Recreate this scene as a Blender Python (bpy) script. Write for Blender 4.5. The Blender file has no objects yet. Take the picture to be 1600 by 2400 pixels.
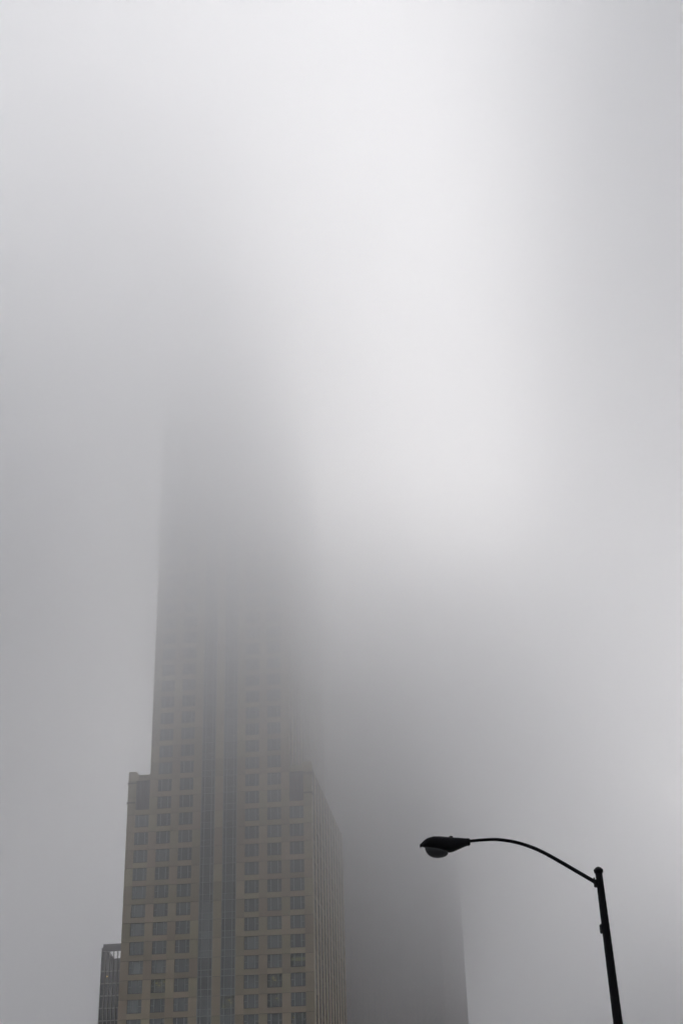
import bpy, bmesh, math, random
from mathutils import Matrix, Vector, noise

random.seed(7)
R = math.radians
scene = bpy.context.scene
COL = scene.collection

# ------------------------------------------------------------------ camera
cam_data = bpy.data.cameras.new('camera')
cam_data.sensor_fit = 'VERTICAL'
cam_data.sensor_height = 36.0
cam_data.sensor_width = 24.0
cam_data.lens = 50.0
cam_data.clip_start = 0.1
cam_data.clip_end = 12000.0
cam = bpy.data.objects.new('camera', cam_data)
COL.objects.link(cam)
PITCH, ROLL = R(27.9), R(1.62)
fw = Vector((0, math.cos(PITCH), math.sin(PITCH)))
up0 = Vector((0, -math.sin(PITCH), math.cos(PITCH)))
ri0 = Vector((1, 0, 0))
ri = ri0 * math.cos(ROLL) - up0 * math.sin(ROLL)
up = ri0 * math.sin(ROLL) + up0 * math.cos(ROLL)
m = Matrix((ri, up, -fw)).transposed().to_4x4()
m.translation = Vector((0, 0, 1.6))
cam.matrix_world = m
scene.camera = cam

# ------------------------------------------------------------------ sky, sun, exposure
SUN_EL, SUN_AZ = R(18.9), R(6.9)          # azimuth clockwise from +Y, the view direction
world = bpy.data.worlds.new('World')
scene.world = world
world.use_nodes = True
wn, wl = world.node_tree.nodes, world.node_tree.links
wn.clear()
w_out = wn.new('ShaderNodeOutputWorld')
w_bg = wn.new('ShaderNodeBackground')
w_sky = wn.new('ShaderNodeTexSky')
w_sky.sky_type = 'NISHITA'
w_sky.sun_disc = False
w_sky.sun_elevation = SUN_EL
w_sky.sun_rotation = SUN_AZ
w_hsv = wn.new('ShaderNodeHueSaturation')   # the overcast takes the blue out of the sky
w_hsv.inputs['Saturation'].default_value = 0.20
w_bg.inputs['Strength'].default_value = 0.05
wl.new(w_sky.outputs['Color'], w_hsv.inputs['Color'])
wl.new(w_hsv.outputs['Color'], w_bg.inputs['Color'])
wl.new(w_bg.outputs['Background'], w_out.inputs['Surface'])

sun_data = bpy.data.lights.new('sun', 'SUN')
sun_data.energy = 1.5
sun_data.angle = R(14)
sun_data.color = (1.0, 0.97, 0.95)
sun = bpy.data.objects.new('sun', sun_data)
COL.objects.link(sun)
sdir = Vector((math.sin(SUN_AZ) * math.cos(SUN_EL), math.cos(SUN_AZ) * math.cos(SUN_EL), math.sin(SUN_EL)))
sun.rotation_euler = (-sdir).to_track_quat('-Z', 'Y').to_euler()
sun.location = sdir * 900

scene.view_settings.view_transform = 'Standard'
scene.view_settings.look = 'None'
scene.view_settings.gamma = 1.0
scene.view_settings.use_curve_mapping = False
scene.view_settings.exposure = 2.38
scene.render.engine = 'CYCLES'
scene.cycles.volume_bounces = 8
scene.cycles.max_bounces = 12
scene.cycles.transparent_max_bounces = 64
scene.cycles.diffuse_bounces = 2
scene.cycles.glossy_bounces = 2
scene.cycles.use_denoising = True
scene.cycles.use_adaptive_sampling = False
scene.cycles.denoising_input_passes = 'RGB_ALBEDO_NORMAL'
scene.cycles.time_limit = 700

HAZE_DENSITY = 0.00015
MIST_DENSITY = 0.0024
CLOUD_DENSITY = 0.02957
CLOUD_G = 0.74


# ------------------------------------------------------------------ materials
def new_mat(name):
    mt = bpy.data.materials.new(name)
    mt.use_nodes = True
    nt = mt.node_tree
    b = nt.nodes['Principled BSDF']
    return mt, nt, b


def mottled(name, c1, c2, scale=0.6, rough=0.7, per_piece=0.0, bump=0.0, spec=0.3):
    """colour wandering between c1 and c2 by noise, each object shifted a little"""
    mt, nt, b = new_mat(name)
    n, l = nt.nodes, nt.links
    geo = n.new('ShaderNodeNewGeometry')
    no = n.new('ShaderNodeTexNoise')
    no.inputs['Scale'].default_value = scale
    no.inputs['Detail'].default_value = 5
    l.new(geo.outputs['Position'], no.inputs['Vector'])
    mx = n.new('ShaderNodeMix')
    mx.data_type = 'RGBA'
    mx.inputs[6].default_value = (*c1, 1)
    mx.inputs[7].default_value = (*c2, 1)
    l.new(no.outputs['Fac'], mx.inputs[0])
    col = mx.outputs[2]
    if per_piece:
        oi = n.new('ShaderNodeObjectInfo')
        wn_ = n.new('ShaderNodeTexWhiteNoise')
        wn_.noise_dimensions = '1D'
        l.new(oi.outputs['Random'], wn_.inputs['W'])
        mr = n.new('ShaderNodeMapRange')
        mr.inputs[3].default_value = 1 - per_piece
        mr.inputs[4].default_value = 1 + per_piece
        l.new(oi.outputs['Random'], mr.inputs[0])
        mh = n.new('ShaderNodeMapRange')
        mh.inputs[3].default_value = 0.5 - per_piece * 0.12
        mh.inputs[4].default_value = 0.5 + per_piece * 0.12
        l.new(wn_.outputs['Value'], mh.inputs[0])
        hs = n.new('ShaderNodeHueSaturation')
        l.new(mr.outputs[0], hs.inputs['Value'])
        l.new(mh.outputs[0], hs.inputs['Hue'])
        l.new(col, hs.inputs['Color'])
        col = hs.outputs['Color']
    l.new(col, b.inputs['Base Color'])
    b.inputs['Roughness'].default_value = rough
    b.inputs['Specular IOR Level'].default_value = spec
    if bump:
        bp = n.new('ShaderNodeBump')
        bp.inputs['Strength'].default_value = bump
        l.new(no.outputs['Fac'], bp.inputs['Height'])
        l.new(bp.outputs['Normal'], b.inputs['Normal'])
    return mt


def glass_by_colour(name, rough=0.12, spec=0.5):
    """window glass over a dim room: the object's own colour says how far its blind is drawn"""
    mt, nt, b = new_mat(name)
    n, l = nt.nodes, nt.links
    oi = n.new('ShaderNodeObjectInfo')
    l.new(oi.outputs['Color'], b.inputs['Base Color'])
    b.inputs['Roughness'].default_value = rough
    b.inputs['IOR'].default_value = 2.1           # coated office glass
    return mt


def clear_glass(name):
    mt = bpy.data.materials.new(name)
    mt.use_nodes = True
    n, l = mt.node_tree.nodes, mt.node_tree.links
    n.clear()
    o = n.new('ShaderNodeOutputMaterial')
    t = n.new('ShaderNodeBsdfTransparent')
    t.inputs['Color'].default_value = (0.62, 0.68, 0.66, 1)
    g = n.new('ShaderNodeBsdfGlossy')
    g.inputs['Roughness'].default_value = 0.05
    mx = n.new('ShaderNodeMixShader')
    mx.inputs[0].default_value = 0.16
    l.new(t.outputs[0], mx.inputs[1])
    l.new(g.outputs[0], mx.inputs[2])
    l.new(mx.outputs[0], o.inputs['Surface'])
    return mt


def glow(name, colour, strength):
    mt, nt, b = new_mat(name)
    b.inputs['Base Color'].default_value = (*colour, 1)
    b.inputs['Emission Color'].default_value = (*colour, 1)
    b.inputs['Emission Strength'].default_value = strength
    return mt


def plain(name, colour, rough=0.5, metal=0.0, spec=0.5):
    mt, nt, b = new_mat(name)
    n, l = nt.nodes, nt.links
    no = n.new('ShaderNodeTexNoise')
    no.inputs['Scale'].default_value = 3.0
    no.inputs['Detail'].default_value = 4
    mx = n.new('ShaderNodeMix')
    mx.data_type = 'RGBA'
    mx.inputs[6].default_value = (*[c * 0.8 for c in colour], 1)
    mx.inputs[7].default_value = (*[min(1, c * 1.2) for c in colour], 1)
    tc = n.new('ShaderNodeTexCoord')
    l.new(tc.outputs['Object'], no.inputs['Vector'])
    l.new(no.outputs['Fac'], mx.inputs[0])
    l.new(mx.outputs[2], b.inputs['Base Color'])
    b.inputs['Roughness'].default_value = rough
    b.inputs['Metallic'].default_value = metal
    b.inputs['Specular IOR Level'].default_value = spec
    return mt


def volume_mat(name, colour, density, g):
    mt = bpy.data.materials.new(name)
    mt.use_nodes = True
    n, l = mt.node_tree.nodes, mt.node_tree.links
    n.clear()
    o = n.new('ShaderNodeOutputMaterial')
    v = n.new('ShaderNodeVolumePrincipled')
    v.inputs['Color'].default_value = (*colour, 1)
    v.inputs['Density'].default_value = density
    v.inputs['Anisotropy'].default_value = g
    l.new(v.outputs['Volume'], o.inputs['Volume'])
    return mt


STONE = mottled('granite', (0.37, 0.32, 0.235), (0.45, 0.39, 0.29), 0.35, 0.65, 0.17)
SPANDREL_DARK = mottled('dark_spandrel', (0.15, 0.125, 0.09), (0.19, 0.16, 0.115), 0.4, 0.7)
STONE_BACK = mottled('granite_joint', (0.12, 0.10, 0.08), (0.16, 0.13, 0.10), 0.5, 0.8)
GLASS = glass_by_colour('window_glass')
GLASS_CLEAR = clear_glass('clear_glass')
FRAME_DARK = plain('dark_frame', (0.05, 0.053, 0.055), 0.5)
FRAME_PALE = plain('pale_mullion', (0.33, 0.36, 0.36), 0.45)
GLOW_WARM = glow('warm_lamp', (1.0, 0.74, 0.22), 0.17)
BLIND_GLOW = glow('glowing_blind', (0.8, 0.66, 0.16), 0.02)  # glow painted into the blind, in place of room light behind it
ROOM = plain('office_interior', (0.30, 0.29, 0.27), 0.9)
RED_STONE = mottled('red_granite', (0.225, 0.198, 0.197), (0.27, 0.238, 0.236), 0.2, 0.6, 0.08)
RED_DARK = plain('dark_strip_glass', (0.17, 0.155, 0.16), 0.35)
FIN = plain('painted_metal_fin', (0.24, 0.235, 0.22), 0.5)
SLATE = plain('slate_metal', (0.11, 0.10, 0.11), 0.6)
LAMP_BLACK = plain('black_paint', (0.004, 0.004, 0.006), 0.5, spec=0.12)
LENS = plain('lamp_lens', (0.035, 0.037, 0.042), 0.3, spec=0.3)
ASPHALT = mottled('asphalt', (0.035, 0.035, 0.036), (0.065, 0.064, 0.063), 1.5, 0.9)
CONCRETE = mottled('concrete', (0.25, 0.245, 0.235), (0.34, 0.33, 0.32), 0.7, 0.9, bump=0.1)
CITY = mottled('city_ground', (0.10, 0.10, 0.10), (0.17, 0.165, 0.16), 0.02, 0.9)
ROAD_PAINT = plain('road_paint', (0.72, 0.71, 0.68), 0.8)

# ------------------------------------------------------------------ helpers


def add_box(bm, x0, x1, y0, y1, z0, z1):
    vs = [bm.verts.new((x, y, z)) for z in (z0, z1) for y in (y0, y1) for x in (x0, x1)]
    for f in ((0, 2, 3, 1), (4, 5, 7, 6), (0, 1, 5, 4), (2, 6, 7, 3), (0, 4, 6, 2), (1, 3, 7, 5)):
        bm.faces.new([vs[i] for i in f])


def mesh_of(name, boxes, mat):
    bm = bmesh.new()
    for b in boxes:
        add_box(bm, *b)
    me = bpy.data.meshes.new(name)
    bm.to_mesh(me)
    bm.free()
    me.materials.append(mat)
    return me


def put(name, me, parent=None, loc=(0, 0, 0), **props):
    o = bpy.data.objects.new(name, me)
    COL.objects.link(o)
    o.parent = parent
    o.location = loc
    for k, v in props.items():
        o[k] = v
    return o


_cache = {}


def piece(name, dims, mat, parent, loc, colour=None):
    """a box of size dims whose min corner sits at loc; alike pieces share one mesh"""
    key = (name, tuple(round(d, 3) for d in dims), mat.name)
    if key not in _cache:
        _cache[key] = mesh_of(name, [(0, dims[0], 0, dims[1], 0, dims[2])], mat)
    o = put(name, _cache[key], parent, loc)
    if colour:
        o.color = (*colour, 1)
    return o


def thing(name, label, category, loc, rotz=0.0):
    o = bpy.data.objects.new(name, None)
    COL.objects.link(o)
    o.location = loc
    o.rotation_euler = (0, 0, rotz)
    o.empty_display_size = 1
    o['label'] = label
    o['category'] = category
    return o


# ------------------------------------------------------------------ ground
def sheet(name, x0, x1, y0, y1, z, mat):
    me = bpy.data.meshes.new(name)
    me.from_pydata([(x0, y0, z), (x1, y0, z), (x1, y1, z), (x0, y1, z)], [], [(0, 1, 2, 3)])
    me.materials.append(mat)
    return put(name, me, kind='structure')


sheet('ground', -2400, 2400, -1600, 3200, 0.0, CITY)
sheet('road', -400, 400, -9, 23.4, 0.004, ASPHALT)
put('pavement', mesh_of('pavement', [(-400, 400, 23.6, 60, -0.2, 0.13), (-400, 400, 23.4, 23.595, -0.2, 0.14)], CONCRETE), kind='structure')
put('road_marking', mesh_of('road_marking', [(x, x + 3, 7.1, 7.25, 0.006, 0.009) for x in range(-90, 90, 9)], ROAD_PAINT), kind='structure')

# ------------------------------------------------------------------ low cloud (even density, uneven underside and top)


def smooth(a, b, x):
    t = max(0.0, min(1.0, (x - a) / (b - a)))
    return t * t * (3 - 2 * t)


def bump(x, y, cx, cy, rx, ry):
    u, v = (x - cx) / rx, (y - cy) / ry
    return math.exp(-(u * u + v * v))


P = dict(base=105.8, drop=13.0, top=217.0,
         hole=38.0, hx=80.0, hy=335.0, hrx=90.0, hry=130.0,    # thin, bright window in the cloud
         far=48.0, fx=190.0, fy=600.0,      # thinner again far off to the right
         bank=320.0, brx=27.0, bx=90.0, by=248.0,     # thick bank, upper right
         left=2.2, lx=-87.6, ly=297.8,      # and another at the left
         gap=54.0, gleam=25.0, hang=0, rag=50, sp=24.9, wisp=54.0, mist_rise=12.4, mist_a=15.8, mist_b=90.1)      # tongues hanging from the underside


# one body of cloud; the air in it thickens upward from a ragged underside
def cloud_top(x, y):
    t = P['top'] + 25.0 * noise.noise(Vector((x / 160.0, y / 160.0, 21.0)))
    t -= P['hole'] * bump(x, y, P['hx'], P['hy'], P['hrx'], P['hry'])
    t -= P['far'] * bump(x, y, P['fx'], P['fy'], 130.0, 200.0)
    t += P['bank'] * bump(x, y, P['bx'], P['by'], P['brx'], 110.0)
    t += P['left'] * bump(x, y, P['lx'], P['ly'], 50.0, 100.0)
    return min(max(t, 150.0), 500.0)


FLOOR_Z = 14.0


def cloud_air():
    mt = bpy.data.materials.new('cloud_air')
    mt.use_nodes = True
    n, l = mt.node_tree.nodes, mt.node_tree.links
    n.clear()
    out = n.new('ShaderNodeOutputMaterial')
    vol = n.new('ShaderNodeVolumePrincipled')
    vol.inputs['Color'].default_value = (0.985, 0.985, 0.99, 1)
    vol.inputs['Anisotropy'].default_value = CLOUD_G
    l.new(vol.outputs['Volume'], out.inputs['Volume'])
    geo = n.new('ShaderNodeNewGeometry')
    sep = n.new('ShaderNodeSeparateXYZ')
    l.new(geo.outputs['Position'], sep.inputs[0])

    def math_(op, a, b=None, c=None):
        nd = n.new('ShaderNodeMath')
        nd.operation = op
        for q, v in enumerate((a, b, c)):
            if v is None:
                continue
            if isinstance(v, (int, float)):
                nd.inputs[q].default_value = v
            else:
                l.new(v, nd.inputs[q])
        return nd.outputs[0]

    x, z = sep.outputs[0], sep.outputs[2]
    no = n.new('ShaderNodeTexNoise')
    no.inputs['Scale'].default_value = 0.0125
    no.inputs['Detail'].default_value = 1.5
    no.inputs['Roughness'].default_value = 0.5
    l.new(geo.outputs['Position'], no.inputs['Vector'])
    mr = n.new('ShaderNodeMapRange')
    mr.interpolation_type = 'SMOOTHSTEP'
    mr.inputs[1].default_value, mr.inputs[2].default_value = -55.0, 45.0
    mr.inputs[3].default_value, mr.inputs[4].default_value = 0.0, P['drop']
    l.new(x, mr.inputs[0])
    # height over the underside, in fractions of the distance in which the cloud thickens
    h = math_('ADD', z, mr.outputs[0])
    for amp, cx, cy, rx, ry in ((P['gap'], 8.0, 380.0, 26.0, 55.0), (P['hang'], 60.0, 165.0, 22.0, 75.0), (P['rag'], -62.0, 215.0, 17.0, 60.0), (-P['gleam'], -56.0, 345.0, 10.0, 60.0)):
        mp = n.new('ShaderNodeMapping')
        mp.vector_type = 'TEXTURE'
        mp.inputs['Location'].default_value = (cx, cy, 0)
        mp.inputs['Scale'].default_value = (2.2 * rx, 2.2 * ry, 1e6)
        l.new(geo.outputs['Position'], mp.inputs['Vector'])
        gr = n.new('ShaderNodeTexGradient')
        gr.gradient_type = 'QUADRATIC_SPHERE'
        l.new(mp.outputs[0], gr.inputs[0])
        h = math_('MULTIPLY_ADD', gr.outputs['Fac'], amp, h)
    h = math_('MULTIPLY_ADD', no.outputs['Fac'], P['wisp'], h)
    ramp = n.new('ShaderNodeMapRange')
    ramp.interpolation_type = 'SMOOTHERSTEP'
    mid = P['base'] + P['wisp'] * 0.5
    ramp.inputs[1].default_value = mid - 2.2 * P['sp']
    ramp.inputs[2].default_value = mid + 3.2 * P['sp']
    ramp.inputs[4].default_value = CLOUD_DENSITY
    l.new(h, ramp.inputs[0])
    # thin mist below the cloud proper, starting higher on the left
    rise = n.new('ShaderNodeMapRange')
    rise.interpolation_type = 'SMOOTHSTEP'
    rise.inputs[1].default_value, rise.inputs[2].default_value = -75.0, -15.0
    rise.inputs[3].default_value, rise.inputs[4].default_value = P['mist_rise'], 0.0
    l.new(x, rise.inputs[0])
    thin = n.new('ShaderNodeMapRange')
    thin.interpolation_type = 'SMOOTHSTEP'
    thin.inputs[1].default_value, thin.inputs[2].default_value = P['mist_a'], P['mist_b']
    thin.inputs[4].default_value = MIST_DENSITY
    l.new(math_('SUBTRACT', z, rise.outputs[0]), thin.inputs[0])
    l.new(math_('ADD', ramp.outputs[0], thin.outputs[0]), vol.inputs['Density'])
    mt.cycles.volume_step_rate = STEP
    return mt


STEP = 0.4


def cloud_body():
    xs = [-1500, -1100, -800, -600] + [-450 + 15 * i for i in range(61)] + [600, 800, 1100, 1500]
    ys = [-700, -450, -250] + [-100 + 15 * i for i in range(60)] + [900, 1150, 1500, 2000]
    nx, ny = len(xs), len(ys)
    n = nx * ny
    verts = [(x, y, cloud_top(x, y)) for y in ys for x in xs]
    faces = []
    for j in range(ny - 1):
        for i in range(nx - 1):
            a, b, c, d = j * nx + i, j * nx + i + 1, (j + 1) * nx + i + 1, (j + 1) * nx + i
            faces.append((a, b, c, d))
    ring = [i for i in range(nx)] + [j * nx + nx - 1 for j in range(1, ny)] + \
           [(ny - 1) * nx + i for i in range(nx - 2, -1, -1)] + [j * nx for j in range(ny - 2, 0, -1)]
    verts += [(verts[r][0], verts[r][1], FLOOR_Z) for r in ring]
    m_ = len(ring)
    for k in range(m_):
        faces.append((n + k, n + (k + 1) % m_, ring[(k + 1) % m_], ring[k]))
    faces.append([n + k for k in range(m_ - 1, -1, -1)])
    me = bpy.data.meshes.new('low_cloud')
    me.from_pydata(verts, [], faces)
    return me


low_cloud = put('low_cloud', cloud_body(), kind='stuff')
low_cloud.data.materials.append(cloud_air())


put('haze', mesh_of('haze', [(-2300, 2300, -1500, 3100, -1.0, 520)],
                    volume_mat('haze_air', (0.97, 0.97, 0.98), HAZE_DENSITY, 0.2)), kind='stuff')

# ------------------------------------------------------------------ granite tower
FLOOR, WIN_W, WIN_H, PIER, MOD = 3.985, 3.15, 2.80, 1.855, 5.005
Z0 = 100.2                          # head of the window row just under the shoulder
tower = thing('office_tower', 'tall beige granite tower with stepped shoulders, its upper storeys lost in low cloud',
              'skyscraper', (-8.461, 309.885, 0), R(-6.0))
XL = -(8 * WIN_W + 9 * PIER)        # left corner, -41.9
SH_L, SH_R = XL + MOD + 0.02, -MOD - 0.02   # shaft flanks above the shoulders
D_LOW, D_SHAFT = 60.0, 66.5
SHOULDER, SHAFT_TOP = 101.4, 202.0
K_IN = range(-12, 15)               # rows built window by window


def head(k):
    return Z0 - FLOOR * k


def colx(c):
    return XL + PIER + c * MOD


put('core', mesh_of('core', [(XL + 0.4, -0.4, 3.2, D_LOW - 0.3, 0, SHOULDER - 0.8),
                             (SH_L + 0.4, SH_R - 0.4, 3.3, D_SHAFT - 0.3, 0, SHAFT_TOP - 0.8)], STONE_BACK), tower)
put('flank_wall', mesh_of('flank_wall', [(XL, XL + 0.38, 0.5, D_LOW, 0, SHOULDER),
                                         (XL + 0.39, SH_L, D_LOW - 0.28, D_LOW, 0, SHOULDER),
                                         (SH_L, SH_L + 0.38, 0.5, D_SHAFT, SHOULDER + 0.01, SHAFT_TOP),
                                         (SH_L + 0.39, SH_R - 0.39, D_SHAFT - 0.28, D_SHAFT, 0, SHAFT_TOP)], STONE), tower)
for rx0, rx1, rdep, rz in ((XL + 0.4, SH_L - 0.02, D_LOW, SHOULDER), (SH_R + 0.02, -0.4, D_LOW, SHOULDER), (SH_L + 0.4, SH_R - 0.4, D_SHAFT, SHAFT_TOP)):
    put('roof', mesh_of('roof', [(rx0, rx1, 0.5, rdep - 0.3, rz - 0.78, rz - 0.4)], STONE_BACK), tower)

# windows: frame with sill > panes, mullions
SIDE_W = 0.74
frame_me = mesh_of('window', [(0, WIN_W, 0.20, 0.42, 0, 0.16), (0, WIN_W, 0.20, 0.42, WIN_H - 0.08, WIN_H),
                              (0, 0.07, 0.20, 0.42, 0.16, WIN_H - 0.08), (WIN_W - 0.07, WIN_W, 0.20, 0.42, 0.16, WIN_H - 0.08)], FRAME_DARK)
sill_me = mesh_of('sill', [(0.02, WIN_W - 0.02, -0.06, 0.19, 0.0, 0.10)], FRAME_DARK)  # dark sill and thick bottom bar paint in the shade line below the panes
mullion_me = mesh_of('mullion', [(0, 0.13, 0.16, 0.40, 0.16, WIN_H - 0.08)], FRAME_PALE)
transom_me = mesh_of('transom', [(0.07, SIDE_W - 0.002, 0.18, 0.38, WIN_H * 0.5, WIN_H * 0.5 + 0.07)], FRAME_PALE)
pane_side = mesh_of('pane', [(0.0, SIDE_W - 0.07, 0, 0.03, 0.16, WIN_H - 0.08)], GLASS)
pane_mid = mesh_of('pane', [(0.0, WIN_W - 2 * SIDE_W - 0.26, 0, 0.03, 0.16, WIN_H - 0.08)], GLASS)
pane_side_c = mesh_of('pane', [(0.0, SIDE_W - 0.07, 0, 0.03, 0.16, WIN_H - 0.08)], GLASS_CLEAR)
pane_mid_c = mesh_of('pane', [(0.0, WIN_W - 2 * SIDE_W - 0.26, 0, 0.03, 0.16, WIN_H - 0.08)], GLASS_CLEAR)
room_me = mesh_of('room', [(0, WIN_W, 0.45, 3.1, -0.1, -0.02), (0, WIN_W, 0.45, 3.1, WIN_H + 0.02, WIN_H + 0.1),
                           (0, WIN_W, 3.0, 3.09, -0.01, WIN_H + 0.01), (-0.08, -0.01, 0.45, 3.1, -0.1, WIN_H + 0.1), (WIN_W + 0.01, WIN_W + 0.08, 0.45, 3.1, -0.1, WIN_H + 0.1)], ROOM)
lamp_me = mesh_of('ceiling_lamp', [(0, 0.42, 0, 0.5, 0, 0.10)], GLOW_WARM)
blind_me = mesh_of('roller_blind', [(0.1, WIN_W - 0.1, 0.60, 0.62, 1.3, 2.0)], BLIND_GLOW)

LIT = {(1, 11): [(1.0, 1.0, 2.15), (1.5, 1.6, 1.75), (2.75, 0.9, 2.3)],
       (6, 11): [(1.1, 1.0, 2.1), (1.45, 1.5, 1.7)],
       (6, 12): [(1.9, 1.0, 1.9)],
       (7, 13): [(0.5, 1.0, 1.9)]}
BLIND = {(7, 10)}


def shade(c, k):
    r = random.random()
    v = 0.11 + 0.06 * random.random()
    if c == 0:
        v += 0.075 + 0.03 * random.random()      # blinds drawn in the corner column
    elif r < 0.22:
        v += 0.05
    return (v * 0.93, v * 1.04, v * 1.03)


def window(c, k):
    zb = head(k) - WIN_H
    w = put('window', frame_me, tower, (colx(c), 0, zb))
    put('sill', sill_me, w)
    lit = LIT.get((c, k))
    clear = lit is not None or (c, k) in BLIND
    col = shade(c, k)
    put('mullion', mullion_me, w, (SIDE_W, 0, 0))
    put('mullion', mullion_me, w, (WIN_W - SIDE_W - 0.13, 0, 0))
    put('transom', transom_me, w)
    put('transom', transom_me, w, (WIN_W - SIDE_W, 0, 0)).location.x = WIN_W - SIDE_W - 0.068
    for x, me in ((0.07, pane_side_c if clear else pane_side), (SIDE_W + 0.13, pane_mid_c if clear else pane_mid),
                  (WIN_W - SIDE_W, pane_side_c if clear else pane_side)):
        p = put('pane', me, w, (x, 0.30, 0))
        j = 0.85 + 0.3 * random.random()
        p.color = (col[0] * j, col[1] * j, col[2] * j, 1)
    if clear:
        put('room', room_me, w)
        for (x, y, z) in lit or []:
            put('ceiling_lamp', lamp_me, w, (x - 0.27, y, z))
        if (c, k) in BLIND:
            put('roller_blind', blind_me, w)


BAYS = (3, 4)                       # the two glass strips


def pier_spans():
    """(x0, x1) of the stone piers, left to right"""
    return [(XL + i * MOD, XL + i * MOD + PIER) for i in range(9)]


J = 0.09
for k in K_IN:
    upper = k < 0
    cols = [c for c in range(8) if c not in BAYS and not ((upper or k < 2) and c in (0, 7))]
    for c in cols:
        window(c, k)
    scols = [c for c in range(8) if c not in BAYS and not (upper and c in (0, 7)) and not (k == 1 and c in (0, 7))]
    for c in scols:
        piece('spandrel_panel', (WIN_W - 0.004, 0.5, FLOOR - WIN_H - 0.004), STONE, tower, (colx(c) + 0.002, 0.02, head(k) + 0.002))
    for i, (x0, x1) in enumerate(pier_spans()):
        if upper and i in (0, 8):
            continue
        if not upper and i in (0, 8) and k < 0:
            continue
        piece('pier_panel', (PIER, 0.55, FLOOR - J), STONE, tower, (x0, 0.0, head(k) - FLOOR + FLOOR - WIN_H - (FLOOR - WIN_H) + J / 2))
# joints behind the panels
put('joint_backing', mesh_of('joint_backing', [(x0 + 0.1, x1 - 0.1, 0.12, 0.9, head(14) - FLOOR, head(-12))
                                               for i, (x0, x1) in enumerate(pier_spans()) if 0 < i < 8] +
                             [(XL + 0.1, XL + PIER - 0.1, 0.12, 0.9, head(14) - FLOOR, head(0)),
                              (-PIER + 0.1, -0.1, 0.12, 0.9, head(14) - FLOOR, head(0))], STONE_BACK), tower)

# the two-storey louvred openings under the shoulders
for c in (0, 7):
    lo = put('louvred_opening', mesh_of('louvred_opening',
             [(0, WIN_W, 0.22, 0.45, 0, 0.2), (0, WIN_W, 0.22, 0.45, 6.6, 6.79)] +
             [(x, x + 0.16, 0.18, 0.45, 0.2, 6.6) for x in (0.0, 0.72, 1.50, 2.28, WIN_W - 0.16)], SLATE),
             tower, (colx(c), 0, head(1) - WIN_H + 0.0))
    piece('louvre_panel', (WIN_W - 0.02, 0.05, 6.78), RED_DARK, lo, (0.01, 0.6, 0.005))
# shoulder parapets, corner blocks and bands
for side, (xa, xb) in enumerate(((XL, SH_L), (SH_R, 0.0))):
    px0, px1 = (XL, XL + PIER + 0.5) if side == 0 else (-PIER - 0.5, 0.0)
    q0, q1 = (px1 + 0.003, xb - 0.003) if side == 0 else (xa + 0.003, px0 - 0.003)
    put('parapet', mesh_of('parapet', [(q0, q1, 0.0, 0.6, head(0) + FLOOR - WIN_H + 0.01, SHOULDER + 0.1)], STONE), tower)
    bm = bmesh.new()
    prof = [(px0, head(0) + 0.03), (px1, head(0) + 0.03), (px1, 101.2), (px1 - 0.55, 102.3), (px0 + 0.02, 102.3)]
    if side == 1:
        prof = [(px0, head(0) + 0.03), (px1, head(0) + 0.03), (px1 - 0.02, 102.3), (px0 + 0.55, 102.3), (px0, 101.2)]
    fr = [bm.verts.new((x, -0.02, z)) for x, z in prof]
    bk = [bm.verts.new((x, 2.4, z)) for x, z in prof]
    bm.faces.new(fr)
    bm.faces.new(bk[::-1])
    for i in range(5):
        j = (i + 1) % 5
        bm.faces.new((fr[j], fr[i], bk[i], bk[j]))
    me = bpy.data.meshes.new('corner_block')
    bm.to_mesh(me)
    bm.free()
    me.materials.append(STONE)
    put('corner_block', me, tower)
    for zb in (99.45, 94.95):
        put('ledge', mesh_of('ledge', [((XL - 0.22), XL + PIER - 0.05, -0.18, 1.9, zb, zb + 0.3)] if side == 0 else
                             [(-PIER + 0.05, 0.22, -0.18, 1.9, zb, zb + 0.3)], STONE_BACK), tower)

# glass strips: each storey a unit of three tall panes over three short ones
VH = 2.6
unit_me = mesh_of('glazing_unit', [(0, WIN_W, 0.02, 0.2, 0.0, 0.09), (0, WIN_W, 0.02, 0.2, FLOOR - VH, FLOOR - VH + 0.08)] +
                  [(x, x + 0.11, -0.02, 0.25, 0.092, FLOOR - 0.003) for x in (0.0, SIDE_W, WIN_W - SIDE_W - 0.11, WIN_W - 0.11)], FRAME_PALE)
UW = ((0.112, SIDE_W - 0.114), (SIDE_W + 0.112, WIN_W - 2 * SIDE_W - 0.226), (WIN_W - SIDE_W + 0.002, SIDE_W - 0.114))
for c in BAYS:
    base = 0.11
    for k in K_IN:
        u = put('glazing_unit', unit_me, tower, (colx(c), 0, head(k) - FLOOR))
        if random.random() < 0.3:
            base = random.choice((0.09, 0.10, 0.12, 0.15, 0.18))
        for x, wd in UW:
            for z, h in ((0.095, FLOOR - VH - 0.1), (FLOOR - VH + 0.085, VH - 0.09)):
                lampy = (c, k) == (4, 12) and z > 1
                v = base * (0.85 + 0.3 * random.random()) * (1.25 if z < 1 else 1.0)
                p = piece('pane', (wd, 0.03, h), GLASS_CLEAR if lampy else GLASS, u, (x, 0.12, z), (v * 0.92, v * 1.04, v * 1.05))
        if (c, k) == (4, 12):
            for x, y, z in ((1.75, 1.0, 3.15), (2.05, 1.5, 2.75), (0.62, 1.0, 1.9)):
                put('ceiling_lamp', lamp_me, u, (x - 0.27, y, z))
            put('room', room_me, u, (0, -0.1, FLOOR - WIN_H))

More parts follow.
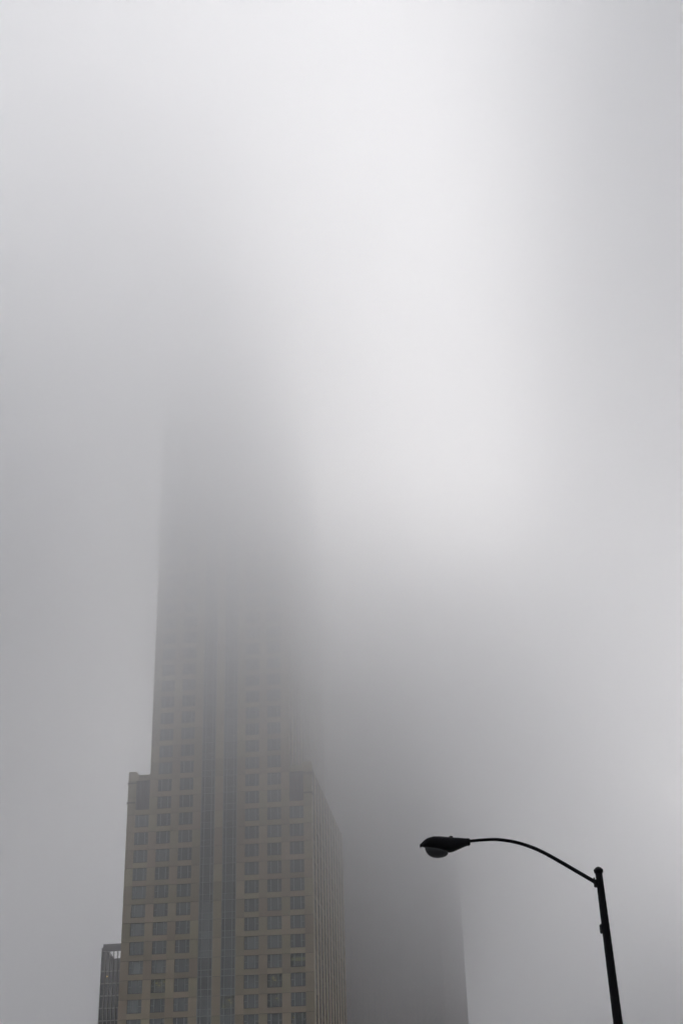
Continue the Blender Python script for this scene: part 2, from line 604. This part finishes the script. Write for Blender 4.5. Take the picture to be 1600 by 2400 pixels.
# storeys below the frame and up in the cloud: joined
stone_b, glass_b = [], []
for k in list(range(-24, -12)) + list(range(15, 25)):
    up_ = k < 0
    for i, (x0, x1) in enumerate(pier_spans()):
        if not (up_ and i in (0, 8)):
            stone_b.append((x0, x1, 0.0, 0.6, head(k) - FLOOR + 0.02, head(k) - 0.02))
    for c in range(8):
        if up_ and c in (0, 7):
            continue
        if c in BAYS:
            glass_b.append((colx(c) + 0.02, colx(c) + WIN_W - 0.02, 0.1, 0.4, head(k) - FLOOR, head(k)))
        else:
            stone_b.append((colx(c) + 0.002, colx(c) + WIN_W - 0.002, 0.02, 0.6, head(k) + 0.002, head(k) + FLOOR - WIN_H - 0.002))
            glass_b.append((colx(c) + 0.02, colx(c) + WIN_W - 0.02, 0.3, 0.5, head(k) - WIN_H, head(k)))
put('far_stonework', mesh_of('far_stonework', stone_b, STONE), tower, kind='stuff')
g = put('far_glazing', mesh_of('far_glazing', glass_b, GLASS), tower, kind='stuff')
g.color = (0.045, 0.05, 0.05, 1)

# right flank, seen at a grazing angle: piers with windows and spandrels between them
sp_b, sg_b = [], []
for (xr, dep, zlo, zhi) in ((0.0, D_LOW, 0.0, SHOULDER), (SH_R, D_SHAFT, SHOULDER, SHAFT_TOP)):
    nb = int(dep / MOD)
    y0 = 0.56
    step = (dep - y0 - PIER) / nb
    for i in range(nb + 1):
        ya = y0 + i * step
        piece('flank_pier', (0.9, PIER, zhi - zlo - 0.02), STONE, tower, (xr - 0.9, ya, zlo + 0.01))
    for k in range(-24, 25):
        if head(k) > zhi + 0.5 or head(k) - FLOOR < zlo - 4.5 or (zlo > 1 and k >= 0):
            continue
        for i in range(nb):
            ya, yb = y0 + i * step + PIER + 0.002, y0 + (i + 1) * step - 0.002
            zt = min(head(k) + FLOOR - WIN_H, zhi - 0.01)
            if zt > head(k):
                sp_b.append((xr - 0.8, xr - 0.10, ya, yb, head(k), zt))
            sg_b.append((xr - 0.8, xr - 0.15, ya, yb, head(k) - WIN_H, head(k) - 0.002))
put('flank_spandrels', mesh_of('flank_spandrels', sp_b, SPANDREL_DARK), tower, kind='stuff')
g = put('flank_glazing', mesh_of('flank_glazing', sg_b, GLASS), tower, kind='stuff')
g.color = (0.04, 0.044, 0.045, 1)

# crown: stepped tiers
put('crown', mesh_of('crown', [(SH_L + 3.0, SH_R - 3.0, 3.0, 44, SHAFT_TOP - 0.7, 212),
                               (-24.0, -6.5, 4.0, 28, 212.01, 223), (-18.0, -7.0, 5.0, 20, 223.01, 232)], STONE), tower)

# ------------------------------------------------------------------ red granite tower behind, right
block = thing('high_rise', 'dark grey high-rise dissolving in fog between the beige tower and the lamp post',
              'skyscraper', (25.8, 429.2, 0), R(-10.2))
BW, BD = 37.0, 62.0
put('wall', mesh_of('wall', [(-BW + 0.3, -0.3, 0.5, BD, 0, 147), (-BW + 6, -7.5, 0.6, BD - 20, 147.01, 172)], RED_DARK), block)
npier = 22
for i in range(npier):
    x = -BW + i * (BW - 1.0) / (npier - 1)
    top = 148.0
    piece('pier', (1.0, 0.9, top), RED_STONE, block, (x, 0, 0))
for i in range(1, 19):
    piece('pier', (0.9, 1.2, 148.0), RED_STONE, block, (-0.9, i * 3.4 - 0.4, 0))
for i in range(12):
    x = -BW + 6 + i * (BW - 14.5) / 11
    piece('upper_pier', (1.0, 0.9, 25), RED_STONE, block, (x, 0.2, 147.5))
for i in range(36):
    z = 3.2 + i * 4.05
    piece('floor_band', (BW - 0.1, 0.3, 1.15), RED_STONE, block, (-BW + 0.05, 0.3, z))
put('parapet', mesh_of('parapet', [(-BW, 0.0, -0.05, 0.5, 148.01, 149.2), (-0.5, 0.0, 0.51, BD, 148.01, 149.2)], RED_STONE), block)

# ------------------------------------------------------------------ finned block low at the left
SM_Z = 82.8
fins = thing('finned_office_block', 'dark glass office block with pale fins and an open roof frame, by the tower',
             'building', (-71.45, 413.9, 0), R(-6.5))
FW, FL, FS = 18.4, 3.32, 1.15
put('body', mesh_of('body', [(0.2, FW, 1.6, 20, 0, 79.9)], SLATE), fins)
for i in range(16):
    x = 0.02 + i * FS
    piece('fin', (0.17, 0.5, SM_Z - 0.2), FIN, fins, (x, 0.0, 0))
zt = 76.6
for j in range(23):
    z = zt - j * FL
    piece('floor_band', (FW, 0.22, 0.26), FIN, fins, (0.05, 0.12, z - 0.26)) if j < 12 else None
pcount = 0
for j in range(9):
    for i in range(15):
        z1 = zt - j * FL - 0.27
        v = 0.012 + 0.010 * random.random()
        if j == 0:
            v = 0.07
        p = piece('pane', (FS - 0.18, 0.04, FL - 0.28), GLASS, fins, (0.195 + i * FS, 0.4, z1 - FL + 0.28), (v, v * 0.96, v * 1.15))
put('lower_glazing', mesh_of('lower_glazing', [(0.2, FW, 0.4, 0.5, 0, zt - 9 * FL - 0.3)], RED_DARK), fins)
put('glazing_back', mesh_of('glazing_back', [(0.2, FW, 0.9, 1.5, 0, 79.5)], RED_DARK), fins)
# plant storey with louvres, sloped screen and the open frame round the roof
for i in range(15):
    piece('louvre_panel', (FS - 0.18, 0.04, 79.9 - zt - 0.02), SLATE, fins, (0.195 + i * FS, 0.4, zt + 0.01))
bm = bmesh.new()
tri = [(0.2, 79.95), (3.4, 79.95), (1.7, 82.0), (0.2, 82.0)]
fr = [bm.verts.new((x, 0.6, z)) for x, z in tri]
bk = [bm.verts.new((x, 3.0, z)) for x, z in tri]
bm.faces.new(fr)
bm.faces.new(bk[::-1])
for i in range(4):
    bm.faces.new((fr[(i + 1) % 4], fr[i], bk[i], bk[(i + 1) % 4]))
me = bpy.data.meshes.new('sloped_screen')
bm.to_mesh(me)
bm.free()
me.materials.append(SLATE)
put('sloped_screen', me, fins)
put('roof_beam', mesh_of('roof_beam', [(0.45, FW, -0.05, 0.55, 81.9, 83.9)], SLATE), fins)
put('corner_post', mesh_of('corner_post', [(0.0, 0.44, -0.04, 0.56, 76.7, 82.9)], SLATE), fins)
put('ceiling_lamp', mesh_of('ceiling_lamp', [(0, 0.3, 0.30, 0.38, 0, 0.35)], GLOW_WARM), fins, (1.75, 0.0, 74.9))

# ------------------------------------------------------------------ street lamp


def tube(bm, pts, radii, seg=20, cap=True):
    rings = []
    n = len(pts)
    for i, p in enumerate(pts):
        p = Vector(p)
        t = (Vector(pts[min(i + 1, n - 1)]) - Vector(pts[max(i - 1, 0)])).normalized()
        a = t.cross(Vector((0, 1, 0)))
        if a.length < 1e-3:
            a = Vector((1, 0, 0))
        a.normalize()
        b = t.cross(a)
        rings.append([bm.verts.new(p + (a * math.cos(2 * math.pi * s / seg) + b * math.sin(2 * math.pi * s / seg)) * radii[i]) for s in range(seg)])
    for i in range(n - 1):
        for s in range(seg):
            bm.faces.new((rings[i][s], rings[i][(s + 1) % seg], rings[i + 1][(s + 1) % seg], rings[i + 1][s]))
    if cap:
        bm.faces.new(rings[0][::-1])
        bm.faces.new(rings[-1])


def from_bm(name, bm, mat, parent, loc=(0, 0, 0), smooth_=True):
    bmesh.ops.recalc_face_normals(bm, faces=bm.faces)
    me = bpy.data.meshes.new(name)
    bm.to_mesh(me)
    bm.free()
    if smooth_:
        me.polygons.foreach_set('use_smooth', [True] * len(me.polygons))
        me.set_sharp_from_angle(angle=R(40))
    me.materials.append(mat)
    return put(name, me, parent, loc)


LX, LY, LZ = 4.634, 26.0, 0.13
lamp = thing('street_lamp', 'black cobra-head street lamp with a curved arm on a tapered pole, unlit', 'street lamp', (LX, LY, LZ))


def L(x, z, y=0.0):
    return (x - LX, y, z - LZ)


def pole_x(z):
    return 4.634 - 0.0194 * (z - LZ)


bm = bmesh.new()
tube(bm, [L(pole_x(z), z) for z in (0.6, 3.0, 5.2, 6.5, 7.8)], [0.108, 0.095, 0.083, 0.074, 0.064], 28)
from_bm('pole', bm, LAMP_BLACK, lamp)
bm = bmesh.new()
tube(bm, [L(pole_x(z), z) for z in (0.13, 0.2, 0.21, 0.55, 0.66)], [0.2, 0.2, 0.15, 0.14, 0.111], 28)
from_bm('base_cover', bm, LAMP_BLACK, lamp)
bm = bmesh.new()
tube(bm, [L(pole_x(z), z) for z in (7.775, 7.79, 7.80, 7.822, 7.848, 7.858, 7.876, 7.890, 7.899, 7.902)],
     [0.066, 0.074, 0.083, 0.088, 0.087, 0.074, 0.060, 0.042, 0.022, 0.004], 12)
from_bm('pole_cap', bm, LAMP_BLACK, lamp)
# bracket with its bolt
bm = bmesh.new()
add_box(bm, -0.075, 0.03, -0.05, 0.05, -0.075, 0.055)
bmesh.ops.bevel(bm, geom=bm.edges[:], offset=0.012, segments=2, affect='EDGES')
br = from_bm('bracket', bm, LAMP_BLACK, lamp, L(4.455, 7.61))
bm = bmesh.new()
tube(bm, [(-0.062, 0, 0.05), (-0.064, 0, 0.096)], [0.016, 0.016], 10)
from_bm('bolt', bm, LAMP_BLACK, br)
# arm
ctrl = [(4.44, 7.605), (4.384, 7.638), (4.095, 7.826), (3.804, 8.015), (3.536, 8.180), (3.288, 8.304), (3.009, 8.398), (2.752, 8.446),
        (2.596, 8.457), (2.387, 8.453), (2.178, 8.440), (2.10, 8.435)]


def catmull(pts, n=5):
    out = []
    for i in range(len(pts) - 1):
        p0, p1, p2, p3 = pts[max(i - 1, 0)], pts[i], pts[i + 1], pts[min(i + 2, len(pts) - 1)]
        for s in range(n):
            t = s / n
            out.append(tuple(0.5 * (2 * b + (c - a) * t + (2 * a - 5 * b + 4 * c - d) * t * t + (3 * b - a - 3 * c + d) * t ** 3)
                             for a, b, c, d in zip(p0, p1, p2, p3)))
    out.append(pts[-1])
    return out


arm_pts = catmull(ctrl)
bm = bmesh.new()
na = len(arm_pts)
tube(bm, [L(x, z) for x, z in arm_pts], [0.037 - 0.011 * i / (na - 1) for i in range(na)], 18)
from_bm('arm', bm, LAMP_BLACK, lamp)

# head housing: sections along x with top, bottom and half width
SEC = [(1.275, 8.405, 8.372, 0.02), (1.30, 8.432, 8.362, 0.055), (1.35, 8.475, 8.352, 0.105), (1.42, 8.512, 8.338, 0.142), (1.52, 8.535, 8.318, 0.165),
       (1.64, 8.532, 8.292, 0.168), (1.74, 8.522, 8.262, 0.160), (1.80, 8.516, 8.246, 0.152), (1.86, 8.511, 8.252, 0.138), (1.96, 8.503, 8.290, 0.112),
       (2.06, 8.494, 8.330, 0.088), (2.135, 8.488, 8.358, 0.074), (2.15, 8.492, 8.352, 0.078), (2.185, 8.478, 8.364, 0.078), (2.19, 8.46, 8.375, 0.06)]
bm = bmesh.new()
rings = []
S = 24
for x, zt_, zb_, hw in SEC:
    zc, hh = (zt_ + zb_) / 2, (zt_ - zb_) / 2
    ring = []
    for s in range(S):
        a = 2 * math.pi * s / S
        ca, sa = math.cos(a), math.sin(a)
        e = 0.78
        ring.append(bm.verts.new(L(x, zc + hh * math.copysign(abs(sa) ** e, sa), hw * math.copysign(abs(ca) ** e, ca))))
    rings.append(ring)
for i in range(len(rings) - 1):
    for s in range(S):
        bm.faces.new((rings[i][s], rings[i][(s + 1) % S], rings[i + 1][(s + 1) % S], rings[i + 1][s]))
bm.faces.new(rings[0][::-1])
bm.faces.new(rings[-1])
hd = from_bm('lamp_head', bm, LAMP_BLACK, lamp)
# drop lens: lower half of a flattened bowl under the front of the head
bm = bmesh.new()
rows = []
for i in range(9):
    ph = math.pi / 2 * i / 8
    row = []
    for q in range(28):
        a = 2 * math.pi * q / 28
        rim = 8.338 - 0.10 * (0.5 + 0.5 * math.cos(a))
        e = math.sin(ph) ** 0.9
        row.append(bm.verts.new(L(1.565 + 0.212 * math.cos(ph) * math.cos(a) + 0.01 * math.sin(ph),
                                  rim * (1 - e) + 8.146 * e, 0.140 * math.cos(ph) * math.sin(a))))
    rows.append(row)
for i in range(8):
    for s in range(28):
        bm.faces.new((rows[i][s], rows[i][(s + 1) % 28], rows[i + 1][(s + 1) % 28], rows[i + 1][s]))
bmesh.ops.remove_doubles(bm, verts=bm.verts, dist=0.0005)
from_bm('lens', bm, LENS, hd)
bm = bmesh.new()
tube(bm, [L(1.845, 8.500), L(1.845, 8.535), L(1.845, 8.541)], [0.034, 0.036, 0.026], 16)
from_bm('photocell', bm, LAMP_BLACK, hd)
bm = bmesh.new()
add_box(bm, *[v for v in (1.262 - LX, 1.305 - LX, -0.03, 0.03, 8.352 - LZ, 8.412 - LZ)])
bmesh.ops.bevel(bm, geom=bm.edges[:], offset=0.01, segments=2, affect='EDGES')
from_bm('latch', bm, LAMP_BLACK, hd)
bm = bmesh.new()
tube(bm, [L(1.272, 8.356), L(1.278, 8.325)], [0.006, 0.003], 8)
from_bm('latch_hook', bm, LAMP_BLACK, hd)
# small box strapped to the pole
bm = bmesh.new()
add_box(bm, -0.045, 0.05, -0.045, 0.045, -0.085, 0.075)
bmesh.ops.bevel(bm, geom=bm.edges[:], offset=0.012, segments=2, affect='EDGES')
from_bm('junction_box', bm, LAMP_BLACK, lamp, L(pole_x(6.8) - 0.062, 6.8))
